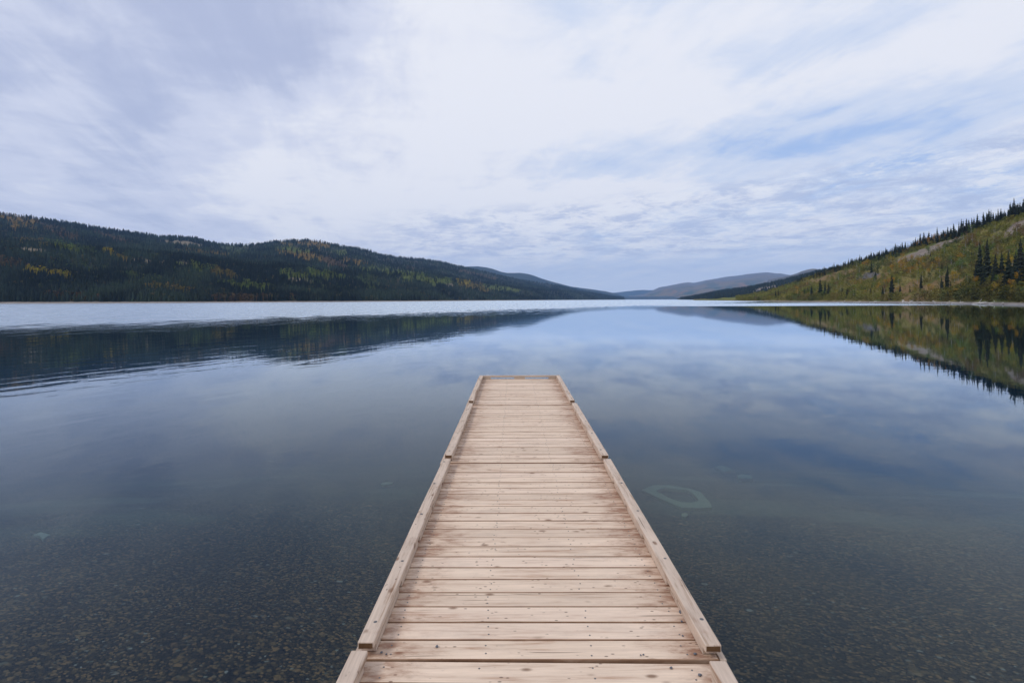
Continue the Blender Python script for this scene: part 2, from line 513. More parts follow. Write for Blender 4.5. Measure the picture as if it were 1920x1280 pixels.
# ================================================================== TERRAIN
class Hill:
    """hill land given by bearing columns: shore distance, crest distance, crest height in the view and a slope profile"""
    def __init__(self, xs, ds, dr, yr, prof, rough=0.0, rscale=60.0, flat_back=.5, log=True, seed=0):
        self.xs, self.ds, self.dr, self.yr = [np.asarray(v, float) for v in (xs, ds, dr, yr)]
        self.prof = prof; self.rough = rough; self.rs = rscale; self.back = flat_back; self.log = log; self.seed = seed
    def P(self, x, t):
        x = np.asarray(x, float); t = np.asarray(t, float)
        ds = np.interp(x, self.xs, self.ds); dr = np.interp(x, self.xs, self.dr)
        yr = np.interp(x, self.xs, self.yr)
        d = ds * (dr / ds) ** t if self.log else ds + (dr - ds) * t
        top = (hor(x) - yr) / F
        tt = np.clip(t, 0, 1)
        a = self.prof(x, tt) * top
        z = a * d + EYE * tt ** .5
        zr = top * dr + EYE
        z = np.where(t > 1, zr * (1 - self.back * (t - 1)), z)
        z = np.where(t < 0, t * 40.0, z)
        X = U(x) * d; Y = d
        if self.rough:
            n = fbm(X / self.rs + self.seed, Y / self.rs + self.seed * 2, 5) - .5
            n2 = fbm(X / self.rs * .25 + self.seed, Y / self.rs * .25 + 9, 3) - .5
            w = sstep(.02, .2, t) * (1 - .6 * sstep(.85, 1.0, tt))
            z = z + (n * self.rough + n2 * self.rough * 1.2) * w
        return X, Y, z
    def find(self, x, y):
        """t where the slope shows at photo pixel (x, y)"""
        ts = np.linspace(.01, 1.0, 160)
        X, Y, Z = self.P(np.full_like(ts, x), ts)
        yy = hor(x) - (Z - EYE) / Y * F
        i = np.argmax(yy <= y)
        return ts[i] if (yy <= y).any() else 1.0
    def pix(self, x, t):
        X, Y, Z = self.P(x, t)
        return hor(np.asarray(x, float)) - (Z - EYE) / Y * F
    def mesh(self, name, x0, x1, nx, t0, t1, nt_, colour, mat):
        xs = np.linspace(x0, x1, nx); ts = np.linspace(t0, t1, nt_)
        gx, gt = np.meshgrid(xs, ts)
        X, Y, Z = self.P(gx, gt)
        V = np.stack([X, Y, Z], -1).reshape(-1, 3)
        i = np.arange(nx * nt_).reshape(nt_, nx)
        Fq = np.stack([i[:-1, :-1], i[:-1, 1:], i[1:, 1:], i[1:, :-1]], -1).reshape(-1, 4)
        c = colour(gx, gt, X, Y, Z).reshape(-1, 3)
        o = obj(name, mesh_np(name, V, Fq, mat, True, c))
        tag(o, kind='structure')
        return o

def lerp3(a, b, f):
    f = np.asarray(f)[..., None]
    return np.asarray(a) * (1 - f) + np.asarray(b) * f

def ell(x, y, cx, cy, rx, ry, rot=0.0):
    """soft ellipse in bearing / height of the slope"""
    c, s = math.cos(rot), math.sin(rot)
    dx, dy = x - cx, y - cy
    u = (dx * c + dy * s) / rx; v = (-dx * s + dy * c) / ry
    return np.sqrt(u * u + v * v)

# ---- left hill
def bench(x): return np.interp(x, [-600, 0, 300, 420, 600, 850, 1050, 1170], [.62, .64, .66, .66, .52, .56, .55, .6])
def prof_left(x, t):
    b = bench(x)
    front = np.interp(t, [0, .015, .03, .12, .34], [0, .022, .045, .33, 1.0]) * b
    up = b + (1 - b) * np.interp(t, [.34, .50, .78, .93, 1.0], [0, .06, .62, .93, 1.0])
    return np.where(t < .34, front, up)
LEFT = Hill([-900, -500, -200, 0, 100, 200, 300, 345, 370, 390, 415, 450, 490, 510, 545, 575, 600, 620, 640, 665, 695, 712, 745, 780, 820, 850, 880, 920, 954, 1000, 1047, 1090, 1130, 1175],
            np.interp([-900, -500, -200, 0, 100, 200, 300, 345, 370, 390, 415, 450, 490, 510, 545, 575, 600, 620, 640, 665, 695, 712, 745, 780, 820, 850, 880, 920, 954, 1000, 1047, 1090, 1130, 1175],
                      [-900, -500, 0, 300, 600, 800, 1000, 1175], [380, 430, 500, 520, 640, 900, 1700, 3600]),
            np.interp([-900, -500, -200, 0, 100, 200, 300, 345, 370, 390, 415, 450, 490, 510, 545, 575, 600, 620, 640, 665, 695, 712, 745, 780, 820, 850, 880, 920, 954, 1000, 1047, 1090, 1130, 1175],
                      [-900, 0, 300, 600, 850, 1000, 1175], [1500, 1700, 2000, 2300, 3000, 3900, 5200]),
            [330, 365, 382, 401, 414, 430, 445, 446, 449, 455, 460, 461, 459, 455, 452, 451.5, 454, 459, 463, 466, 472, 479, 483, 486, 491, 498, 504, 513, 521, 529, 535.5, 545, 552, 559],
            prof_left, 14.0, 130.0, .35, True, 2)
PATCHES = [  # where leaf-fall trees and clearings show on the left hill: x, y, rx, ry, tilt, kind
    (84, 515, 42, 6, .16, 'yellow'), (30, 417, 48, 13, .25, 'orange'), (110, 435, 40, 10, .35, 'rust'), (15, 497, 34, 8, .1, 'rust'),
    (60, 458, 40, 6, .1, 'ochre'), (205, 475, 14, 5, .2, 'yellow'), (160, 470, 30, 7, .2, 'olive'), (265, 488, 32, 4, .12, 'tan'), (232, 484, 20, 5, .2, 'ochre'),
    (355, 474, 26, 4, .08, 'orange'), (402, 477, 22, 5, .1, 'orange'), (345, 457, 28, 5, .1, 'tan'), (440, 470, 36, 8, .05, 'olive'),
    (350, 497, 34, 4, .2, 'tan'), (380, 505, 44, 6, .2, 'lime'), (415, 514, 30, 8, .2, 'ochre'),
    (540, 470, 40, 7, .1, 'lime'), (535, 472, 36, 5, .15, 'orange'), (580, 482, 44, 7, .2, 'orange'), (620, 492, 34, 8, .25, 'rust'), (590, 458, 26, 7, .1, 'orange'), (530, 456, 16, 5, .3, 'ochre'),
    (545, 516, 26, 6, .2, 'lime'), (566, 525, 26, 4, .2, 'tan'), (600, 537, 30, 6, .2, 'olive'), (690, 530, 20, 12, .5, 'olive'), (665, 492, 26, 6, .1, 'orange'), (640, 475, 20, 5, .1, 'lime'),
    (770, 514, 46, 6, .14, 'lime'), (800, 526, 44, 7, .1, 'lime'), (868, 531, 18, 5, .1, 'yellow'), (890, 538, 44, 6, .15, 'ochre'), (930, 541, 36, 5, .1, 'lime'), (845, 535, 10, 3, .1, 'tan'),
    (265, 524, 40, 6, .1, 'olive'), (150, 500, 44, 7, .1, 'olive'), (470, 540, 46, 7, .1, 'lime'), (320, 545, 40, 6, .1, 'ochre'), (700, 508, 50, 6, .15, 'lime'), (610, 516, 36, 6, .2, 'lime'), (120, 465, 40, 6, .2, 'lime'), (905, 517, 60, 3, .2, 'rust'), (775, 505, 16, 3, .1, 'rust'), (60, 470, 26, 6, .1, 'tan'), (215, 448, 40, 4, .3, 'rust'), (130, 560, 40, 4, 0, 'rust'), (460, 562, 60, 4, 0, 'rust')]
KINDCOL = dict(yellow=(.36, .27, .022), orange=(.25, .16, .036), rust=(.135, .085, .040), ochre=(.20, .145, .035), lime=(.155, .185, .040), olive=(.085, .105, .038), tan=(.19, .155, .105))

def patch_at(x, y, ragged=.95):
    """strongest patch index (or -1) at slope position(s)"""
    best = np.full(np.shape(x), 9.0); idx = np.full(np.shape(x), -1)
    nz = (fbm(x / 14.0, y / 5.0, 4) - .5) * 2
    for i, (cx, cy, rx, ry, rot, k) in enumerate(PATCHES):
        e = ell(x, y, cx, cy, rx, ry, rot) + nz * ragged
        m = (e < 1.0) & (e < best)
        best = np.where(m, e, best); idx = np.where(m, i, idx)
    return idx
def col_left(gx, gt, X, Y, Z):
    y = LEFT.pix(gx, gt)
    c = lerp3((.030, .034, .022), (.055, .050, .030), fbm(X / 90, Y / 90, 4))
    idx = patch_at(gx, y)
    for i, p in enumerate(PATCHES):
        k = np.asarray(KINDCOL[p[5]])
        c[idx == i] = k if p[5] == 'tan' else k * .6
    c[gt < .018] = (.30, .26, .23)
    return c
LEFT.mesh('left_hill', -900, 1172, 620, -.06, 1.5, 130, col_left, M_GROUND)

# ---- second hill on the left, farther and bluer
def prof_simple(x, t): return np.interp(t, [0, .05, .5, .85, 1], [0, .02, .5, .9, 1])
xs2 = [780, 830, 858, 880, 897, 912, 925, 940, 952, 963, 975, 990, 1000, 1010, 1031, 1050, 1070, 1090, 1108, 1135, 1158, 1172]
LEFT2 = Hill(xs2, np.interp(xs2, [780, 1172], [3500, 5600]), np.interp(xs2, [780, 1000, 1172], [6200, 7000, 8600]),
             [520, 508, 502.5, 499.5, 499, 501, 503.5, 509, 511.5, 511.5, 511, 513.5, 516.5, 520.5, 527.5, 531.5, 536.5, 539.5, 541.5, 545.5, 551, 559],
             prof_simple, 30, 260, .3, True, 5)
def col_far(base, hi, s):
    def f(gx, gt, X, Y, Z):
        return lerp3(base, hi, sstep(.45, .75, fbm(X / s, Y / s + Z / 60, 5)))
    return f
LEFT2.mesh('far_left_hill', 780, 1172, 160, -.02, 1.4, 60, col_far((.030, .036, .026), (.060, .060, .034), 150), M_GROUND)

# ---- far blue ridge that closes the lake
xs4 = [1100, 1130, 1147, 1170, 1201, 1228, 1260, 1300, 1360]
FAR = Hill(xs4, [9800] * 9, [12500] * 9, [557, 552, 549, 546.5, 543.5, 543.5, 547, 552, 558], prof_simple, 30, 500, .3, True, 8)
FAR.mesh('far_ridge', 1100, 1360, 90, -.02, 1.3, 30, col_far((.035, .045, .034), (.08, .07, .035), 300), M_GROUND)
# low wooded flat at the head of the lake
xs5 = [1080, 1150, 1250, 1330, 1420]
FLAT = Hill(xs5, [6800, 6800, 6500, 5500, 4600], [8400, 8400, 8000, 7000, 6000], [556.6, 556.2, 555.8, 555.0, 554], prof_simple, 4, 100, .2, True, 9)
FLAT.mesh('far_lake_head', 1080, 1420, 90, -.02, 1.3, 20, col_far((.026, .034, .026), (.05, .055, .03), 200), M_GROUND)
# ---- bare autumn mountain on the far right
xs3 = [1180, 1205, 1220, 1235, 1256, 1278, 1290, 1301, 1318, 1335, 1352, 1370, 1401, 1418, 1432, 1443, 1455, 1478, 1500, 1540, 1600, 1680]
MOUNT = Hill(xs3, np.interp(xs3, [1180, 1680], [7200, 5600]), np.interp(xs3, [1180, 1680], [10200, 9000]),
             [558.5, 553, 547, 540, 534.5, 528.5, 526.8, 527.3, 524.5, 520.5, 518, 516, 513.5, 512, 511, 511.5, 513.5, 516.5, 517, 516, 520, 530],
             prof_simple, 190, 520, .3, True, 4)
def col_mount(gx, gt, X, Y, Z):
    n = fbm(X / 260, Y / 300, 5); n2 = fbm(X / 120 + 4, Y / 160, 5)
    c = lerp3((.13, .12, .08), (.19, .135, .06), sstep(.42, .58, n))
    c = lerp3(c, (.24, .13, .05), sstep(.55, .66, n2) * (1 - sstep(.45, .8, gt)))
    c = lerp3(c, (.055, .075, .035), sstep(.50, .60, fbm(X / 170 + 8, Y / 200, 5)) * (1 - sstep(.5, .9, gt)))
    c = lerp3(c, (.16, .14, .135), sstep(.55, .95, gt) * .8)
    return c
MOUNT.mesh('far_mountain', 1180, 1680, 220, -.02, 1.4, 90, col_mount, M_GROUND)
xs6 = [1440, 1478, 1494, 1504, 1513, 1524, 1532, 1545, 1570, 1620]
PEAK = Hill(xs6, [3800] * 10, [5200] * 10, [524, 517, 512.5, 508, 505, 502.8, 503.5, 506, 512, 528], prof_simple, 26, 200, .3, True, 6)
PEAK.mesh('far_peak', 1440, 1620, 90, -.02, 1.4, 50, col_far((.10, .085, .06), (.16, .13, .07), 130), M_GROUND)

# ---- dark wooded hill behind the right slope
xs7 = [1270, 1290, 1340, 1400, 1450, 1500, 1530, 1560, 1640, 1800]
RIGHT2 = Hill(xs7, [2600, 1900, 1250, 1000, 900, 850, 800, 780, 700, 650], [3600, 3000, 2400, 2000, 1800, 1700, 1650, 1600, 1500, 1400],
              [559.2, 557.5, 550, 541, 532.5, 520, 512, 506, 498, 480], prof_simple, 10, 110, .3, True, 7)
SCAR2 = [(1425, 545, 20, 4.5, -.35), (1447, 540, 14, 3.5, -.3), (1405, 552, 12, 2.5, -.2), (1462, 541, 10, 2.5, -.2)]
def scar2(x, y):
    m = np.zeros(np.shape(x), bool)
    for a in SCAR2: m |= (ell(x, y, *a) + (fbm(x / 6.0, y / 3.0, 3) - .5) * .8) < 1
    return m
def col_r2(gx, gt, X, Y, Z):
    y = RIGHT2.pix(gx, gt)
    c = lerp3((.030, .034, .022), (.06, .06, .03), fbm(X / 60, Y / 60, 4))
    c[scar2(gx, y)] = (.27, .22, .19)
    c[gt < .02] = (.25, .22, .20)
    return c
RIGHT2.mesh('wooded_hill', 1270, 1800, 260, -.05, 1.4, 80, col_r2, M_GROUND)

# ---- near slope on the right
def prof_right(x, t): return np.interp(t, [0, .018, .06, .2, .5, .8, .93, 1.0], [0, .004, .05, .22, .57, .85, .955, 1.0])
xr = [1300, 1340, 1400, 1450, 1500, 1550, 1600, 1650, 1700, 1750, 1800, 1850, 1920, 2000, 2150, 2400, 2800]
RIGHT = Hill(xr, [900, 740, 520, 420, 350, 316, 288, 262, 240, 220, 198, 180, 155, 135, 110, 85, 65],
             [1000, 860, 680, 590, 530, 480, 445, 420, 398, 375, 352, 330, 300, 280, 255, 230, 200],
             [562, 560.5, 556, 544.5, 527, 511, 497, 485, 472, 457, 442, 425, 402, 375, 330, 255, 140],
             prof_right, 3.4, 34.0, .25, False, 1)
SCARS = [(1742, 470, 50, 7.5, -.40), (1790, 450, 30, 4.0, -.42), (1712, 480, 32, 5.5, -.32), (1905, 428, 26, 8, -.55), (1868, 442, 16, 4, -.5)]
DRY = [(1745, 540, 55, 10, -.5), (1690, 545, 40, 10, -.35), (1560, 519, 46, 6, -.28), (1640, 520, 30, 6, -.2), (1800, 530, 30, 7, -.5), (1720, 560, 30, 4, 0)]
GREYS = [(1628, 517, 22, 5, -.2)]
def inm(lst, x, y, rag=.6, sx=16.0, sy=7.0):
    m = np.zeros(np.shape(x), bool)
    nz = (fbm(np.asarray(x) / sx, np.asarray(y) / sy, 4) - .5) * 2 * rag
    for a in lst: m |= (ell(x, y, *a) + nz) < 1
    return m
def col_right(gx, gt, X, Y, Z):
    y = RIGHT.pix(gx, gt)
    c = lerp3((.12, .135, .040), (.20, .165, .058), sstep(.35, .65, fbm(X / 22, Y / 22, 4)))
    d = inm(DRY, gx, y); c[d] = lerp3((.17, .105, .050), (.21, .150, .070), fbm(X / 9, Y / 9, 3))[d]
    g = inm(GREYS, gx, y); c[g] = (.13, .12, .115)
    s = inm(SCARS, gx, y, .4); c[s] = lerp3((.17, .14, .115), (.26, .215, .175), fbm(X / 7, Y / 7, 4))[s]
    b = gt < .022 + .012 * fbm(X / 5, Y / 5, 3); c[b] = lerp3((.20, .175, .165), (.34, .31, .29), fbm(X / 3, Y / 3, 3))[b]
    return c
RIGHT.mesh('right_slope', 1300, 2800, 560, -.1, 1.7, 150, col_right, M_GROUND)

# ---- lake bed
def depth(X, Y):
    base = np.interp(Y, [-60, -10, 0, 5, 10, 20, 40, 100, 13000], [.45, .60, .75, 1.0, 1.75, 4.2, 9.0, 16.0, 20.0])
    lat = np.abs(X - .1)
    base = base + np.interp(lat, [0, 6, 20, 60, 300], [0, .05, .6, 3.5, 12]) * sstep(0, 30, Y + lat * .3)
    return base + (fbm(X / 2.3 + 40, Y / 2.3 + 40, 4) - .5) * .16
def growing(a, b, near):
    v = [0.0]; s = near
    while v[-1] < b: v.append(v[-1] + s); s *= 1.07
    w = [0.0]; s = near
    while w[-1] > a: w.append(w[-1] - s); s *= 1.07
    return np.array(sorted(set(w[1:] + v)))
bx = growing(-12200, 12200, .35); by = growing(-300, 12400, .35)
gx, gy = np.meshgrid(bx, by)
V = np.stack([gx, gy, -depth(gx, gy)], -1).reshape(-1, 3)
i = np.arange(V.shape[0]).reshape(len(by), len(bx))
Fq = np.stack([i[:-1, :-1], i[:-1, 1:], i[1:, 1:], i[1:, :-1]], -1).reshape(-1, 4)
tag(obj('lake_bed', mesh_np('lake_bed', V, Fq, M_BED, True)), kind='structure')

# ---- water: one closed body of water
wb = MB(); wb.box(-12250, 12250, -320, 12450, -45, 0.0)
water = wb.build('water', M_WATER)
tag(water, kind='structure')

# ---- haze
mh, nh = material('thin_air')
pv = nh.node('ShaderNodeVolumePrincipled'); pv.inputs['Color'].default_value = (.32, .57, 1.0, 1); pv.inputs['Density'].default_value = 6.4e-5
oh = nh.node('ShaderNodeOutputMaterial'); nh.l.new(pv.outputs[0], oh.inputs['Volume'])
hb = MB(); hb.box(-12600, 12600, -640, 12900, -46, 760)
hz = hb.build('haze', mh); tag(hz, kind='stuff')

# ================================================================== TREES
def conifer_low(sides, cones):
    """unit height conifer of ragged stacked cones"""
    V, T = [], []
    for k in range(cones):
        z0 = .06 + .94 * (k / cones) * .92; z1 = min(1.0, z0 + .94 / cones * 1.75) if k < cones - 1 else 1.0
        r = .17 * (1 - k / cones) ** .85 + .012
        b = len(V)
        for s in range(sides):
            a = 2 * math.pi * s / sides + k * .7
            rr = r * random.uniform(.7, 1.25)
            V.append((rr * math.cos(a), rr * math.sin(a), z0 - random.uniform(0, .05)))
        V.append((0, 0, z1))
        for s in range(sides): T.append((b + s, b + (s + 1) % sides, b + sides))
    return np.array(V, np.float32), np.array(T, np.int32)

def blob_low(n, s0=.09, s1=.16):
    """unit height leafy crown of n loose triangles"""
    V, T = [], []
    for k in range(n):
        u = random.random(); a = random.uniform(0, 6.283)
        z = .18 + .82 * u ** .9
        r = .30 * math.sqrt(random.random()) * (math.sin(math.pi * min(.98, (z - .1) / .95)) * .9 + .15)
        c = np.array((r * math.cos(a), r * math.sin(a), z))
        s = random.uniform(s0, s1)
        p = [c + np.array((random.uniform(-1, 1), random.uniform(-1, 1), random.uniform(-1, 1))) * s for _ in range(3)]
        b = len(V); V += [tuple(q) for q in p]; T.append((b, b + 1, b + 2))
    return np.array(V, np.float32), np.array(T, np.int32)

def scatter(name, protos, P, H, W, C, ang, which, mat, label, cat):
    """one mesh of many trees: P (n,3), H heights, W width factors, C colours"""
    Vs, Ts, Cs = [], [], []; off = 0
    for k, (pv_, pt) in enumerate(protos):
        sel = np.where(which == k)[0]
        if not len(sel): continue
        ca, sa = np.cos(ang[sel])[:, None], np.sin(ang[sel])[:, None]
        x = pv_[None, :, 0] * (H * W)[sel][:, None]; y = pv_[None, :, 1] * (H * W)[sel][:, None]; z = pv_[None, :, 2] * H[sel][:, None]
        X = x * ca - y * sa + P[sel, 0][:, None]; Y = x * sa + y * ca + P[sel, 1][:, None]; Z = z + P[sel, 2][:, None]
        v = np.stack([X, Y, Z], -1).reshape(-1, 3)
        m = len(pv_)
        t = (pt[None] + (np.arange(len(sel)) * m)[:, None, None]).reshape(-1, 3) + off
        Vs.append(v); Ts.append(t); off += len(v)
        Cs.append(np.repeat(C[sel], m, axis=0))
    o = obj(name, mesh_np(name, np.concatenate(Vs), np.concatenate(Ts), mat, False, np.concatenate(Cs)))
    return tag(o, label, cat, kind='stuff')

def forest_points(hill, x0, x1, n, t0, t1, tpow=1.0):
    x = RNG.uniform(x0, x1, n); t = t0 + (t1 - t0) * RNG.random(n) ** tpow
    X, Y, Z = hill.P(x, t)
    return x, t, np.stack([X, Y, Z - .2], -1)

SPR = (.022, .031, .024)
def spruce_cols(n, warm=0.3):
    f = RNG.random(n)[:, None]; g = RNG.random(n)[:, None]
    g = g * 1.0
    return np.asarray(SPR) * (0.65 + .8 * f) * (1 - .25 * warm * g * np.array((0, .3, .8))) + warm * g * np.array((.010, .006, 0))

# left hill forest
con6 = [conifer_low(6, 4) for _ in range(5)]; con4 = [conifer_low(4, 2) for _ in range(4)]
bl = [blob_low(26) for _ in range(5)]; bl_far = [blob_low(12) for _ in range(4)]
def left_forest():
    parts = []
    for (n, t0, t1, x0, x1) in ((18500, .0165, .20, -900, 1170), (18500, .20, .40, -900, 1170), (40000, .38, 1.04, -900, 1170)):
        parts.append(forest_points(LEFT, x0, x1, n, t0, t1))
    x = np.concatenate([p[0] for p in parts]); t = np.concatenate([p[1] for p in parts]); P = np.concatenate([p[2] for p in parts])
    y = LEFT.pix(x, t)
    idx = patch_at(x, y)
    kinds = np.array([p[5] for p in PATCHES] + ['none'])[idx]
    rnd = RNG.random(len(x))
    spots = sstep(.52, .66, fbm(x / 22.0, y / 7.0, 4)) * .22 + .02
    tan = kinds == 'tan'
    leafy = (kinds != 'none') & ~tan & (rnd < .72) | ((kinds == 'none') & (rnd < spots))
    keep = ~(tan & (rnd < .93))
    keep &= ~((kinds != 'none') & ~tan & ~leafy & (rnd < .80))
    conif = keep & ~leafy; leafy = keep & leafy
    # conifers
    k = np.where(conif)[0]; n = len(k)
    H = RNG.uniform(5.5, 11.5, n) * (1 + .35 * (t[k] > .4)); near = P[k, 1] < 1250
    which = np.where(near, RNG.integers(0, 5, n), 5 + RNG.integers(0, 4, n))
    tone = fbm(P[k, 0] / 70, P[k, 1] / 90, 4)
    CC = 1.0 * spruce_cols(n, .5) * (0.62 + .75 * sstep(.38, .66, tone))[:, None] + np.outer(sstep(.5, .7, tone), (.004, .008, .0))
    scatter('spruce_forest', con6 + con4, P[k], H, RNG.uniform(.85, 1.25, n) * np.where(near, .95, 1.15), CC, RNG.uniform(0, 6.28, n), which, M_TINT,
            'dense dark spruce forest covering the long hill across the lake on the left', 'forest')
    k = np.where(leafy)[0]; n = len(k)
    misc = [(.085, .095, .032), (.10, .085, .035), (.075, .09, .034), (.13, .10, .035)]
    C = np.array([KINDCOL.get(q, misc[i_ % 4]) for i_, q in enumerate(kinds[k])]) * RNG.uniform(.40, 1.15, n)[:, None]
    C[:, 0] *= RNG.uniform(.8, 1.15, n)
    near = P[k, 1] < 1250
    H = RNG.uniform(4.0, 8.0, n) * (1 + .25 * (t[k] > .4)); which = np.where(near, RNG.integers(0, 5, n), 5 + RNG.integers(0, 4, n))
    scatter('aspen_woods', bl + bl_far, P[k], H, RNG.uniform(.9, 1.5, n), C, RNG.uniform(0, 6.28, n), which, M_TINT,
            'yellow, orange and lime patches of autumn aspen in the dark forest across the lake', 'woods')
left_forest()

# dark wood on the hill behind the right slope
def right2_forest():
    x, t, P = forest_points(RIGHT2, 1275, 1640, 11000, .02, 1.05)
    y = RIGHT2.pix(x, t)
    rnd = RNG.random(len(x))
    keep = ~(scar2(x, y) & (rnd < .9))
    lf = keep & (rnd < .10); cf = keep & ~lf
    k = np.where(cf)[0]; n = len(k)
    scatter('spruce_wood', con4, P[k], RNG.uniform(7, 12, n), RNG.uniform(.9, 1.3, n), spruce_cols(n, .3), RNG.uniform(0, 6.28, n), RNG.integers(0, 4, n), M_TINT,
            'dark spruce wood on the low hill behind the autumn slope on the right', 'forest')
    k = np.where(lf)[0]; n = len(k)
    C = np.array([(.10, .10, .03), (.17, .12, .03), (.08, .09, .03)])[RNG.integers(0, 3, n)] * RNG.uniform(.6, 1.2, n)[:, None]
    scatter('aspen_scrub', bl_far, P[k], RNG.uniform(4, 7, n), RNG.uniform(1, 1.5, n), C, RNG.uniform(0, 6.28, n), RNG.integers(0, 4, n), M_TINT,
            'thin olive aspen scrub among the spruces on the low hill behind the right slope', 'scrub')
right2_forest()

# ---- near trees with trunk and crown
def spruce_proto(seed, whorls=30, spread=.145):
    rd = random.Random(seed)
    V, T = [], []
    lean = rd.uniform(-.015, .015)
    gaps = [rd.random() for _ in range(4)]
    for k in range(whorls):
        f = k / (whorls - 1)
        z = .055 + .93 * f
        r = spread * (1 - f) ** .78 * (0.86 + .28 * math.sin(k * 1.9 + seed)) + .010
        if f < .12: r *= .72 + f * 2.3
        nb = 9 if f < .75 else 6
        a0 = rd.uniform(0, 6.28)
        for b in range(nb):
            if rd.random() < .10: continue
            a = a0 + 6.283 * b / nb + rd.uniform(-.3, .3)
            rr = r * rd.uniform(.55, 1.25)
            droop = rr * rd.uniform(.25, .6)
            w = max(.008, rr * rd.uniform(.26, .40))
            dx, dy = math.cos(a), math.sin(a); nx, ny = -dy, dx
            c = lean * z
            b0 = len(V)
            V += [(c, 0, z + .022), (c + dx * rr * .55 + nx * w, dy * rr * .55 + ny * w, z - droop * .35),
                  (c + dx * rr, dy * rr, z - droop + .012), (c + dx * rr * .55 - nx * w, dy * rr * .55 - ny * w, z - droop * .35),
                  (c + dx * rr * .6, dy * rr * .6, z - droop - .028)]
            T += [(b0, b0 + 1, b0 + 2), (b0, b0 + 2, b0 + 3), (b0, b0 + 4, b0 + 2)]
    b0 = len(V); V += [(lean + .006, 0, .96), (lean - .004, .005, .96), (lean - .004, -.005, .96), (lean, 0, 1.02)]
    T += [(b0, b0 + 1, b0 + 3), (b0 + 1, b0 + 2, b0 + 3), (b0 + 2, b0, b0 + 3)]
    crown = mesh_np('spruce_crown', V, T, M_NEEDLE)
    tv, tt = [], []
    for i_, (z, r) in enumerate(((-.04, .017), (.3, .011), (.9, .003))):
        for s in range(6): tv.append((r * math.cos(s * 1.047) + lean * max(z, 0), r * math.sin(s * 1.047), z))
    for i_ in range(2):
        for s in range(6): tt.append((i_ * 6 + s, i_ * 6 + (s + 1) % 6, i_ * 6 + 6 + (s + 1) % 6, i_ * 6 + 6 + s))
    trunk = mesh_np('spruce_trunk', tv, tt, M_TRUNK)
    return crown, trunk
SPRUCES = [spruce_proto(k, 26 + 2 * (k % 3), .105 + .02 * (k % 4)) for k in range(8)]

def aspen_proto(seed, n=420):
    rd = random.Random(seed)
    V, T = [], []
    lobes = [(rd.uniform(-.16, .16), rd.uniform(-.16, .16), rd.uniform(.35, .88), rd.uniform(.10, .19)) for _ in range(9)]
    for k in range(n):
        lx, ly, lz, lr = lobes[k % 9]
        while True:
            q = [rd.uniform(-1, 1) for _ in range(3)]
            if sum(a * a for a in q) < 1: break
        c = (lx + q[0] * lr, ly + q[1] * lr, lz + q[2] * lr * 1.15)
        if c[2] < .16: continue
        s = rd.uniform(.016, .034)
        p = [(c[0] + rd.uniform(-s, s), c[1] + rd.uniform(-s, s), c[2] + rd.uniform(-s, s)) for _ in range(4)]
        b = len(V); V += p; T += [(b, b + 1, b + 2), (b, b + 2, b + 3)]
    crown = mesh_np('aspen_crown', V, T, M_LEAF)
    tv, tt = [], []
    def limb(p0, p1, r0, r1):
        d = Vector(p1) - Vector(p0); q = d.to_track_quat('Z', 'Y')
        b = len(tv)
        for p, r in ((p0, r0), (p1, r1)):
            for s in range(5): tv.append(tuple(Vector(p) + q @ Vector((r * math.cos(s * 1.2566), r * math.sin(s * 1.2566), 0))))
        for s in range(5): tt.append((b + s, b + (s + 1) % 5, b + 5 + (s + 1) % 5, b + 5 + s))
    limb((0, 0, -.05), (.01, .0, .45), .017, .011); limb((.01, 0, .45), (0, .01, .9), .011, .003)
    for (lx, ly, lz, lr) in lobes[:6]: limb((.005, 0, max(.2, lz - .22)), (lx, ly, lz), .007, .002)
    trunk = mesh_np('aspen_trunk', tv, tt, M_BIRCH)
    return crown, trunk
ASPENS = [aspen_proto(100 + k) for k in range(7)]

def plant(kind, protos, x, t, h, label, group, tint=None, wide=1.0, hill=RIGHT):
    X, Y, Z = [float(v) for v in hill.P(np.array(float(x)), np.array(float(t)))]
    root = empty(kind, (X, Y, Z - .15), random.uniform(0, 6.28))
    root.scale = (h * wide, h * wide, h)
    cr, tr = random.choice(protos)
    a = obj('crown', cr, root); b = obj('trunk', tr, root)
    if tint is not None: a.color = tuple(tint) + (1.0,)
    cat = 'spruce tree' if kind == 'spruce_tree' else 'aspen tree'
    tag(root, label, cat, group)
    return root

def hpx(x, t, px, hill=RIGHT):
    X, Y, Z = hill.P(np.array(float(x)), np.array(float(t)))
    return float(px * Y / F)

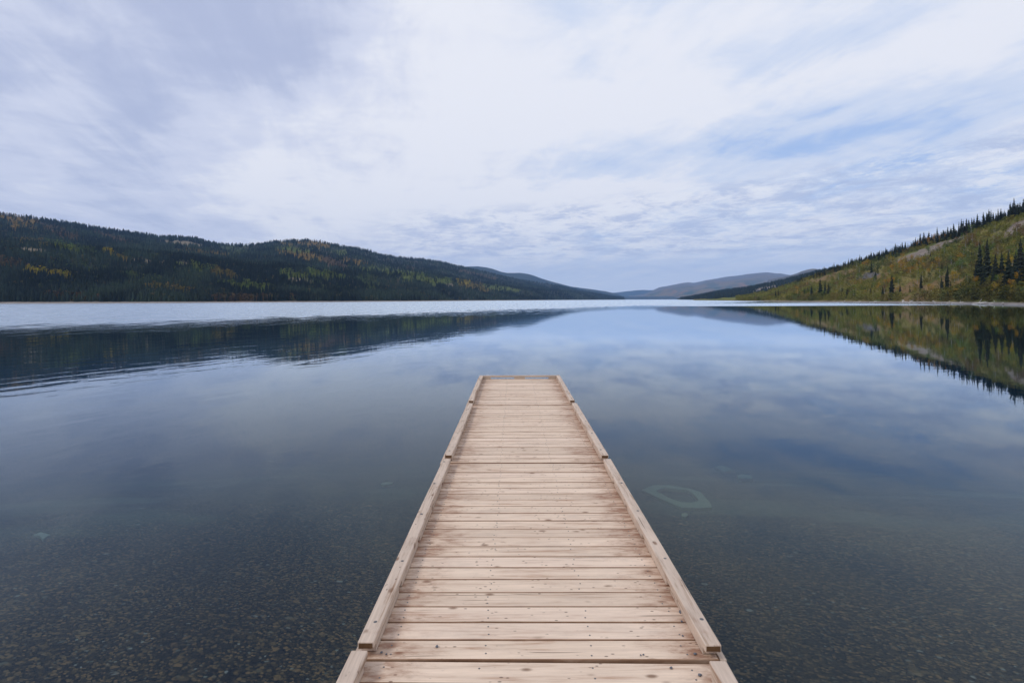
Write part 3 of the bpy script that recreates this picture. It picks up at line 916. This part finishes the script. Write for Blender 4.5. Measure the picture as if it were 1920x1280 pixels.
# single spruces that stand out: x, base y, height in px, width, label
NAMED = [
    (1672, 562, 46, 1.25, 'lone broad dark spruce on the waterline below the orange grass'),
    (1655, 561, 24, 1.35, 'short squat spruce just left of the lone waterline spruce'),
    (1776, 548, 50, 1.0, 'slim pointed spruce halfway along the right shore thicket'),
    (1766, 553, 34, 1.1, 'smaller spruce leaning against the slim pointed spruce'),
    (1745, 490, 17, 1.1, 'small dark spruce alone just under the grey scree'),
    (1723, 508, 16, 1.1, 'small spruce below the scree beside golden aspens'),
    (1727, 542, 28, 1.0, 'spruce on the dry orange grass right of the lone waterline spruce'),
    (1706, 549, 14, 1.1, 'tiny spruce on the dry grass by the waterline'),
    (1522, 559, 24, 1.3, 'wide dark spruce at the far left end of the right shore'),
    (1538, 556, 34, 1.0, 'tallest of the three spruces together on the far right shore'),
    (1547, 554, 28, .8, 'thinnest of the three spruces together on the far right shore'),
    (1553, 559, 30, .9, 'spruce nearest the water of the three far right shore spruces'),
    (1588, 560, 18, 1.1, 'dusky spruce at the waterline between two green aspen thickets'),
    (1635, 548, 16, 1.1, 'little spruce below the grey patch on the right slope'),
    (1634, 512, 22, .9, 'slender spruce beside the grey bare patch on the right slope'),
    (1454, 559, 15, 1.1, 'dark spruce pair member standing left at the far point'),
    (1460, 559, 16, .9, 'dark spruce pair member standing right at the far point'),
]
for (x, y, px, wd, lab) in NAMED:
    t = RIGHT.find(x, y)
    plant('spruce_tree', SPRUCES, x, t, hpx(x, t, px), lab, 'spruces on the right slope', None, wd)
n_spruce = len(NAMED)
# the clump near the right edge
for (x, y, px, wd) in [(1830, 532, 44, 1.1), (1838, 530, 76, 1.0), (1851, 527, 80, .95), (1843, 540, 50, 1.1), (1866, 532, 56, 1.0), (1878, 525, 54, .8), (1862, 540, 44, 1.0),
                       (1891, 538, 66, 1.15), (1903, 536, 62, 1.15), (1914, 520, 72, .9), (1925, 536, 76, 1.0), (1898, 548, 48, 1.2), (1912, 552, 44, 1.25), (1884, 552, 40, 1.2), (1936, 520, 80, 1.0), (1950, 545, 72, 1.1)]:
    t = RIGHT.find(x, y)
    plant('spruce_tree', SPRUCES, x, t, hpx(x, t, px), 'tall dark spruce in the tight clump at the right edge of the slope', 'spruce clump at the right edge', None, wd); n_spruce += 1
# young spruces along the bank
for k in range(72):
    x = random.uniform(1480, 1915) if k < 40 else random.uniform(1740, 1930); y = float(np.interp(x, [1480, 1920], [557, 566])) - random.uniform(0, 10 + (x - 1480) * (.02 if k < 40 else .09))
    t = RIGHT.find(x, y)
    plant('spruce_tree', SPRUCES, x, t, hpx(x, t, random.uniform(9, 17) * (0.7 + (x - 1480) / 700)), 'young green spruce in the bushes along the right bank', 'young spruces along the bank', None, random.uniform(1.1, 1.5)); n_spruce += 1
# skyline row
NR = 296 - n_spruce - 12
for k in range(NR):
    x = 1500 + 440 * ((k + random.random()) / NR) ** 1.12
    t = random.uniform(.93, 1.10) if x < 1700 else random.uniform(.965, 1.09)
    if 1540 < x < 1660 and random.random() < .5: t = random.uniform(.86, 1.0)
    px = np.interp(x, [1500, 1600, 1700, 1800, 1920], [11, 15, 20, 29, 33]) * random.choice([.55, .7, .85, .95, 1.05, 1.2])
    if 1760 < x < 1775: px *= .7
    plant('spruce_tree', SPRUCES, x, t, hpx(x, t, px), 'black spruce in the ragged row along the skyline of the right slope', 'spruces along the right skyline', None, random.uniform(.8, 1.15))
for k in range(12):
    x = random.uniform(1560, 1900); y = random.uniform(470, 545)
    if y < float(np.interp(x, xr, [562, 560.5, 556, 544.5, 527, 511, 497, 485, 472, 457, 442, 425, 402, 375, 330, 255, 140])) + 18: y += 45
    y = min(y, 552)
    t = RIGHT.find(x, y)
    plant('spruce_tree', SPRUCES, x, t, hpx(x, t, random.uniform(10, 17)), 'small spruce scattered alone among the aspens on the right slope', 'spruces scattered up the right slope', None, 1.15)

# aspens
GOLD = [(1718, 451, 16), (1727, 449, 17), (1735, 446, 16), (1742, 446, 15), (1752, 443, 17), (1761, 441, 15), (1770, 437, 12), (1650, 535, 16), (1658, 532, 16), (1667, 529, 18), (1674, 528, 16), (1645, 540, 12)]
for (x, y, px) in GOLD:
    t = RIGHT.find(x, y + 6)
    up = y < 500
    plant('aspen_tree', ASPENS, x, t, hpx(x, t, px), 'golden aspen in the bright row above the grey scree' if up else 'golden aspen in the patch above the lone waterline spruce',
          'golden aspens above the scree' if up else 'golden aspens above the waterline spruce', (random.uniform(.36, .46), random.uniform(.20, .25), .02), 1.0)
def ridge_y(x): return float(np.interp(x, xr, RIGHT.yr))
cnt = 0
while cnt < 230:
    x = 1470 + 470 * random.random() ** .8
    yr_ = ridge_y(x); y = random.uniform(yr_ + 6, float(np.interp(x, [1470, 1930], [557, 562])))
    if inm(SCARS, np.array([x]), np.array([y]), .2)[0]: continue
    if inm(DRY, np.array([x]), np.array([y]), .2)[0] and random.random() < .75: continue
    t = RIGHT.find(x, y)
    n = float(fbm(np.array(x / 28.0), np.array(y / 12.0), 3))
    if n > .60 or ell(x, y, 1700, 505, 34, 16) < 1: tint = (random.uniform(.30, .40), random.uniform(.19, .235), .025); lab, gr = 'ochre yellow aspen in the thicket on the right slope', 'ochre aspens on the right slope'
    elif n > .47: tint = (random.uniform(.20, .26), random.uniform(.19, .22), .032); lab, gr = 'yellow green aspen in the thicket on the right slope', 'yellow green aspens on the right slope'
    elif n > .36: tint = (random.uniform(.10, .14), random.uniform(.145, .175), .036); lab, gr = 'green aspen still in leaf on the right slope', 'green aspens on the right slope'
    else: tint = (random.uniform(.16, .20), random.uniform(.105, .125), .045); lab, gr = 'brownish half bare aspen on the right slope', 'brownish aspens on the right slope'
    px = random.uniform(12, 24) * np.interp(x, [1470, 1920], [.6, 1.25])
    plant('aspen_tree', ASPENS, x, t, hpx(x, t, px), lab, gr, tint, random.uniform(.85, 1.25)); cnt += 1

# scrub between the trees: one thicket nobody could count
def thicket():
    sh = [blob_low(90, .045, .10) for _ in range(6)]
    x = RNG.uniform(1380, 2500, 16000); t = RNG.uniform(.024, 1.02, 16000)
    y = RIGHT.pix(x, t)
    rnd = RNG.random(len(x))
    d = inm(DRY, x, y, .5); s = inm(SCARS, x, y, .4); g = inm(GREYS, x, y)
    keep = ~(s & (rnd < .985)) & ~(d & (rnd < .90)) & ~(g & (rnd < .6))
    x, t, y, rnd = x[keep], t[keep], y[keep], rnd[keep]
    X, Y, Z = RIGHT.P(x, t)
    n = fbm(X / 16, Y / 16, 4); n2 = fbm(X / 7 + 30, Y / 7, 4)
    C = lerp3((.095, .118, .036), (.19, .195, .042), sstep(.3, .6, n))
    C = lerp3(C, (.23, .19, .045), sstep(.50, .64, n2) * .85)
    C = lerp3(C, (.17, .115, .05), sstep(.60, .72, fbm(X / 18 + 60, Y / 18, 3)) * .7)
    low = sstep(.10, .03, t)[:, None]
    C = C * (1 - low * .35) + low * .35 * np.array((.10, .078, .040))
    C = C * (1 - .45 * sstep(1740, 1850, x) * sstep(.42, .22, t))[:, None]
    C = C * RNG.uniform(.66, 1.22, len(x))[:, None]
    H = RNG.uniform(1.2, 3.6, len(x)) * (1 + .25 * (t < .12))
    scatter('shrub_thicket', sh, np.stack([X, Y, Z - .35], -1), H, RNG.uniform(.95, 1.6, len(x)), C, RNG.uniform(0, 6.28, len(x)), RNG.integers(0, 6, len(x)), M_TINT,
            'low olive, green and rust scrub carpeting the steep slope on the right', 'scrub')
thicket()

def skyline_wood():
    pro = []
    for cr, tr in SPRUCES[:6]:
        v = np.empty(len(cr.vertices) * 3, np.float32); cr.vertices.foreach_get('co', v)
        q = np.empty(len(cr.polygons) * 3, np.int32); cr.polygons.foreach_get('vertices', q)
        pro.append((v.reshape(-1, 3), q.reshape(-1, 3)))
    n = 860
    x = np.concatenate([RNG.uniform(1490, 1700, 480), RNG.uniform(1690, 1960, 380)])
    t = np.where(x < 1690, RNG.uniform(.88, 1.14, n), RNG.uniform(.975, 1.16, n))
    X, Y, Z = RIGHT.P(x, t)
    px = np.interp(x, [1490, 1600, 1700, 1800, 1920], [9, 13, 17, 22, 26]) * RNG.uniform(.55, 1.1, n)
    scatter('skyline_spruce_wood', pro, np.stack([X, Y, Z - .2], -1), px * Y / F, RNG.uniform(.8, 1.15, n), spruce_cols(n, .3) * 1.3, RNG.uniform(0, 6.28, n), RNG.integers(0, 6, n), M_TINT,
            'smaller black spruces crowding behind the skyline row of the right slope', 'forest')
skyline_wood()

# driftwood along the right shore
def log_mesh(seed):
    rd = random.Random(seed); bm = bmesh.new()
    n, seg = 9, 7
    rings = []
    for i_ in range(n):
        f = i_ / (n - 1); r = .5 * (1 - .55 * f) * rd.uniform(.85, 1.15)
        c = (f - .5, .03 * math.sin(f * 4 + seed), .02 * math.cos(f * 5 + seed))
        rings.append([bm.verts.new((c[0], c[1] + r * .06 * math.cos(6.283 * s / seg), c[2] + r * .06 * math.sin(6.283 * s / seg))) for s in range(seg)])
    for a, b in zip(rings, rings[1:]):
        for s in range(seg): bm.faces.new((a[s], a[(s + 1) % seg], b[(s + 1) % seg], b[s]))
    bm.faces.new(rings[0][::-1]); bm.faces.new(rings[-1])
    for k in range(3):   # branch stubs
        f = rd.uniform(-.3, .4); a = rd.uniform(.3, 2.8); l_ = rd.uniform(.08, .2)
        v = [bm.verts.new((f + dx, dy, .015)) for dx, dy in ((-.012, -.012), (.012, -.012), (0, .014))]
        tpt = bm.verts.new((f + l_ * .5, l_ * math.cos(a), l_ * math.sin(a)))
        for p, q in ((0, 1), (1, 2), (2, 0)): bm.faces.new((v[p], v[q], tpt))
    me = bpy.data.meshes.new('driftwood'); bm.to_mesh(me); bm.free(); me.materials.append(M_DRIFT)
    return me
LOGS = [log_mesh(k) for k in range(4)]
for (x, ln, yaw, lab) in [(1692, 5.5, .9, 'bleached driftwood snag heaped at the left end of the drift pile'), (1699, 4.5, 1.5, 'bleached driftwood snag heaped at the left end of the drift pile'),
                          (1706, 6.5, .5, 'bleached driftwood snag heaped at the left end of the drift pile'), (1714, 5.0, .2, 'pale driftwood log lying along the gravel shore'),
                          (1724, 5.0, -.2, 'pale driftwood log lying along the gravel shore'), (1737, 4.5, .1, 'pale driftwood log lying along the gravel shore'),
                          (1752, 4.0, 1.2, 'forked bleached snag at the right end of the drift pile'), (1776, 4.5, 0.1, 'pale driftwood log lying along the gravel shore'),
                          (1800, 5.5, -.1, 'pale driftwood log lying along the gravel shore'), (1843, 8.0, .12, 'long white driftwood log nearest the right edge of the lake'),
                          (1858, 7.0, .02, 'second long white driftwood log beside the longest one'), (1880, 3.0, .6, 'pale driftwood log lying along the gravel shore'),
                          (1640, 5.0, .1, 'pale driftwood log lying along the gravel shore'), (1610, 5.0, -.1, 'pale driftwood log lying along the gravel shore'), (1580, 6.0, 0, 'pale driftwood log lying along the gravel shore')]:
    X, Y, Z = [float(v) for v in RIGHT.P(np.array(float(x)), np.array(.012))]
    o = obj('driftwood_log', random.choice(LOGS), None, (X, Y, max(Z, .05) + ln * .02), (random.uniform(-.3, .3), -.06 - (.25 if 'snag' in lab else 0), yaw))
    o.scale = (ln, ln * 1.2, ln * 1.2)
    tag(o, lab, 'driftwood', 'driftwood along the right shore')

# ================================================================== SUNKEN THINGS
def at_bed(x, y):
    """lake bed point seen at a photo pixel"""
    dz = (hor(x) - y) / F
    d = 5.0
    for _ in range(30):
        d = (EYE + float(depth(np.array(U(x) * d), np.array(d)))) / -dz * .5 + d * .5
    return U(x) * d, d, -float(depth(np.array(U(x) * d), np.array(d)))
def flat_poly(name, outer, inner, lift, thick, mat, label, cat):
    bm = bmesh.new()
    O = [at_bed(*p) for p in outer]
    ov = [bm.verts.new((p[0], p[1], p[2] + lift)) for p in O]
    if inner:
        I = [at_bed(*p) for p in inner]
        iv = [bm.verts.new((p[0], p[1], p[2] + lift + .008)) for p in I]
        n = len(ov)
        for k in range(n): bm.faces.new((ov[k], ov[(k + 1) % n], iv[(k + 1) % n], iv[k]))
    else: bm.faces.new(ov)
    r = bmesh.ops.extrude_face_region(bm, geom=bm.faces[:])
    for v in [g for g in r['geom'] if isinstance(g, bmesh.types.BMVert)]: v.co.z -= thick
    bmesh.ops.recalc_face_normals(bm, faces=bm.faces[:])
    me = bpy.data.meshes.new(name); bm.to_mesh(me); bm.free(); me.materials.append(mat)
    return tag(obj(name, me), label, cat)
flat_poly('sunken_timber_ring', [(1201, 922), (1226, 911.5), (1258, 913), (1290, 919), (1312, 926), (1331, 948), (1333, 956), (1310, 957.5), (1278, 956.5), (1245, 943)],
          [(1229, 925), (1243, 918.5), (1262, 920.5), (1289, 923.5), (1298, 930), (1307, 940), (1309, 944), (1297, 947.5), (1276, 946.5), (1252, 938)], .05, .07, M_SUNK,
          'pale many-sided timber frame sunk on the lake bed right of the dock', 'sunken frame')
flat_poly('flat_stone', [(60, 1006), (75, 1000.5), (86, 1004), (94, 1006), (85, 1009), (79, 1015), (73, 1008)], None, .03, .05, M_PALEROCK,
          'pale star-shaped flat stone on the lake bed at the left edge', 'stone')
flat_poly('flat_stone', [(1338, 878), (1352, 875), (1368, 881), (1374, 886), (1356, 887)], None, .10, .15, M_SUNK, 'pale slab on the bed above the sunken frame', 'stone')
flat_poly('flat_stone', [(1381, 896), (1392, 893), (1408, 896), (1410, 902), (1384, 903)], None, .10, .15, M_SUNK, 'pale slab on the bed right of the sunken frame', 'stone')
flat_poly('flat_stone', [(1277, 968), (1284, 966), (1289, 970), (1283, 975), (1276, 972)], None, .05, .08, M_SUNK, 'small pale stone just below the sunken frame', 'stone')
flat_poly('flat_stone', [(712, 910), (722, 906.5), (736, 907), (730, 911.5), (718, 913)], None, .05, .08, M_SUNK, 'pale stone on the bed close to the left side of the dock', 'stone')
flat_poly('flat_stone', [(495, 859), (502, 857), (510, 858), (506, 861), (498, 861)], None, .05, .08, M_PALEROCK, 'small pale stone on the deep bed left of the dock', 'stone')
flat_poly('sunken_pole', [(1421, 833.0), (1470, 832.2), (1509, 844.5), (1509, 847), (1468, 834.5), (1421, 834.8)], None, .22, .07, M_PALEROCK,
          'long bent pale pole lying on the deep bed at the right', 'sunken pole')

# ================================================================== DOCK
dock = empty('dock', (.13, 2.6, DECK))
tag(dock, 'long weathered wooden dock running straight out over the still lake', 'dock')
bpy.context.view_layer.update()
INV = dock.matrix_world.inverted()
XL, XR = -.735, .988          # ends of the boards
PITCH = .1445
def to_dock(o):
    o.parent = dock; o.matrix_parent_inverse = INV
    return o

def section(y0, y1, yaw, dx, dz, rails, seed, greenfirst=False):
    rd = random.Random(seed)
    pieces = []
    n = int(round((y1 - y0) / PITCH)); p = (y1 - y0) / n
    mb = MB()
    for k in range(n):
        g0 = rd.choice([.0012, .0018, .0025, .004])
        a = y0 + k * p + g0; b = y0 + (k + 1) * p - rd.choice([.0012, .0018, .0025])
        lift = rd.uniform(-.0022, .0022)
        mb.box(XL + rd.uniform(-.004, .004), XR + rd.uniform(-.004, .004), a, b, DECK - .038 + lift, DECK + lift, 0, .0042, 0, 1, 2, skew=rd.uniform(-.0008, .0008))
        for sx in (XL + .14, XL + .60, XL + 1.13, XR - .14):
            for sy in (.035, p - .042):
                if rd.random() < .12: continue
                mb.disc(sx + rd.uniform(-.012, .012), a + sy + rd.uniform(-.008, .008), DECK + lift - .001, .0052, .0022, 2, 8)
    deck = mb.build('deck_boards', [M_DECK, M_STAIN, M_SCREW])
    pieces.append(deck)
    for xa, xb in ((XL - .040, XL - .007), (XR + .007, XR + .040)):
        r = MB(); r.box(xa, xb, y0 + .004, y1 - .004, DECK - .19, DECK - .006, 0, .004)
        pieces.append(r.build('rim_board', M_RAIL))
    j = MB()
    for xx in (XL + .14, XL + .60, XL + 1.13, XR - .14): j.box(xx - .019, xx + .019, y0 + .05, y1 - .05, DECK - .178, DECK - .042)
    for yy in (y0 + .006, y1 - .046): j.box(XL + .005, XR - .005, yy, yy + .04, DECK - .182, DECK - .0425)
    pieces.append(j.build('under_frame', M_JOIST))
    fl = MB()
    fl.box(XL + .1, XL + .65, y0 + .2, y1 - .2, -.16, DECK - .185, 0, .03); fl.box(XR - .65, XR - .1, y0 + .2, y1 - .2, -.16, DECK - .185, 0, .03)
    pieces.append(fl.build('float', M_FLOAT))
    for (xa, xb, ya, yb) in rails:
        zt = DECK + .077
        m = MB(); m.box(xa, xb, ya, yb, zt - .037, zt, 0, .006, None, None, 2, bow=(rd.uniform(-.005, .005), .002, rd.uniform(0, 6)), cuts=10)
        for f in m.bm.faces:
            if abs(f.normal.y) > .99: f.material_index = 1
        rail = m.build('curb_rail', [M_RAIL, M_ENDGRAIN])
        pieces.append(rail)
        y = ya + .05
        while y < yb - .1:
            e = min(y + rd.uniform(.48, .56), yb - .02)
            s = MB(); s.box(xa + .004, xb - .004, y, e, DECK + .003, zt - .0372, 0, .002)
            so = s.build('spacer_block', M_RAIL); so.parent = rail
            y = e + .085
        y = ya + .19 + rd.uniform(-.04, .04)
        while y < yb - .05:
            xx = (xa + xb) / 2 + rd.uniform(-.015, .015)
            s = MB(); s.disc(xx, y, zt - .001, .0115, .003, 0, 12); s.disc(xx, y, zt + .0019, .006, .0016, 0, 8)
            so = s.build('screw', M_SCREW); so.parent = rail
            y += rd.uniform(.62, .78)
    # the whole section sits a little askew
    c = Vector(((XL + XR) / 2, (y0 + y1) / 2, DECK))
    Mx = Matrix.Translation(c + Vector((dx, 0, dz))) @ Matrix.Rotation(yaw, 4, 'Z') @ Matrix.Translation(-c)
    for o in pieces:
        if o.parent is None:
            o.matrix_world = Mx
            to_dock(o)
    return pieces
RW = .079
def rails(xl, xr, yl0, yl1, yr0, yr1): return [(xl, xl + RW, yl0, yl1), (xr - RW, xr, yr0, yr1)]
section(-.55, 2.537, R(-1.0), -.045, -.003, rails(-.752, .985, -.5, 2.50, -.5, 2.445), 1)
section(2.555, 5.610, R(-.35), 0, 0, rails(-.742, .996, 2.56, 5.53, 2.54, 5.52), 2)
section(5.632, 8.680, R(-.1), 0, .002, rails(-.728, 1.006, 5.66, 8.50, 5.64, 8.48), 3)
section(8.705, 11.600, R(.0), 0, .006, rails(-.733, 1.003, 8.70, 11.52, 8.70, 11.52), 4)
# curb across the far end
e = MB(); e.box(-.733, 1.003, 11.522, 11.600, DECK + .046, DECK + .083, 0, .006)
er = e.build('end_rail', M_END); to_dock(er)
for a, b in ((-.729, -.49), (.02, .255), (.76, .999)):
    s = MB(); s.box(a, b, 11.526, 11.596, DECK + .0085, DECK + .0458, 0, .002)
    so = s.build('spacer_block', M_END); so.parent = er

# grit on the deck
def pebble_mesh(seed):
    rd = random.Random(seed); bm = bmesh.new()
    bmesh.ops.create_icosphere(bm, subdivisions=2, radius=1.0)
    for v in bm.verts:
        v.co *= 1 + .18 * math.sin(v.co.x * 3 + seed) * math.cos(v.co.y * 4 + seed) + rd.uniform(-.06, .06); v.co.z *= .6
    me = bpy.data.meshes.new('pebble'); bm.to_mesh(me); bm.free(); me.materials.append(M_STONE)
    return me
PEB = [pebble_mesh(k) for k in range(4)]
for (px, py, r, lab) in [(1274, 1148, .012, 'biggest grey pebble tucked against the right curb rail'), (817, 1212, .0085, 'dark pebble on the board where two dock sections meet'), (1301, 1226, .008, 'cluster of crumbs of grey stone by the near right curb'),
                         (1310, 1266, .009, 'flat pale pebble on the nearest board at the right'), (1276, 1165, .007, 'small dark pebble below the biggest one'), (1199, 1228, .005, 'tiny dark pebble at mid deck right'), (1204, 1227, .005, 'tiny dark pebble at mid deck right'),
                         (713, 1223, .007, 'small dark pebble beside the left curb rail'), (722, 1226, .005, 'small dark pebble beside the left curb rail'), (1278, 1192, .006, 'small grey pebble near the end of the right curb rail'), (700, 1216, .008, 'small dark pebble beside the left curb rail'),
                         (1256, 1252, .007, 'grey pebble caught in the wide gap between sections'), (1284, 1142, .006, 'small stone under the right curb rail')]:
    d = 1.72 * F / (py - hor(px))
    o = obj('pebble', random.choice(PEB), None, (U(px) * d, d, DECK + r * .42), (0, 0, random.uniform(0, 6)))
    o.scale = (r, r * .8, r)
    tag(o, lab, 'pebble', 'pebbles on the dock')

# ================================================================== CAMERA / RENDER
cam = bpy.data.cameras.new('camera'); co = bpy.data.objects.new('camera', cam); COL.objects.link(co)
cam.sensor_width = 36.0; cam.lens = F / 1920 * 36.0
cam.shift_x = (960 - CX) / 1920; cam.shift_y = (CY - 640) / 1920
cam.clip_start = .05; cam.clip_end = 40000
co.location = (0, 0, EYE)
co.matrix_world = Matrix.Translation((0, 0, EYE)) @ Matrix.Rotation(R(90), 4, 'X') @ Matrix.Rotation(-math.atan(ROLL), 4, 'Z')
SC.camera = co
SC.render.engine = 'CYCLES'
cy = SC.cycles
cy.use_denoising = True
try: cy.denoiser = 'OPENIMAGEDENOISE'
except Exception: pass
cy.max_bounces = 8; cy.diffuse_bounces = 3; cy.glossy_bounces = 3; cy.transmission_bounces = 4; cy.transparent_max_bounces = 12; cy.volume_bounces = 1
cy.caustics_reflective = False; cy.caustics_refractive = False
SC.view_settings.view_transform = 'Standard'; SC.view_settings.look = 'None'
SC.view_settings.exposure = 0.0; SC.view_settings.gamma = 1.0
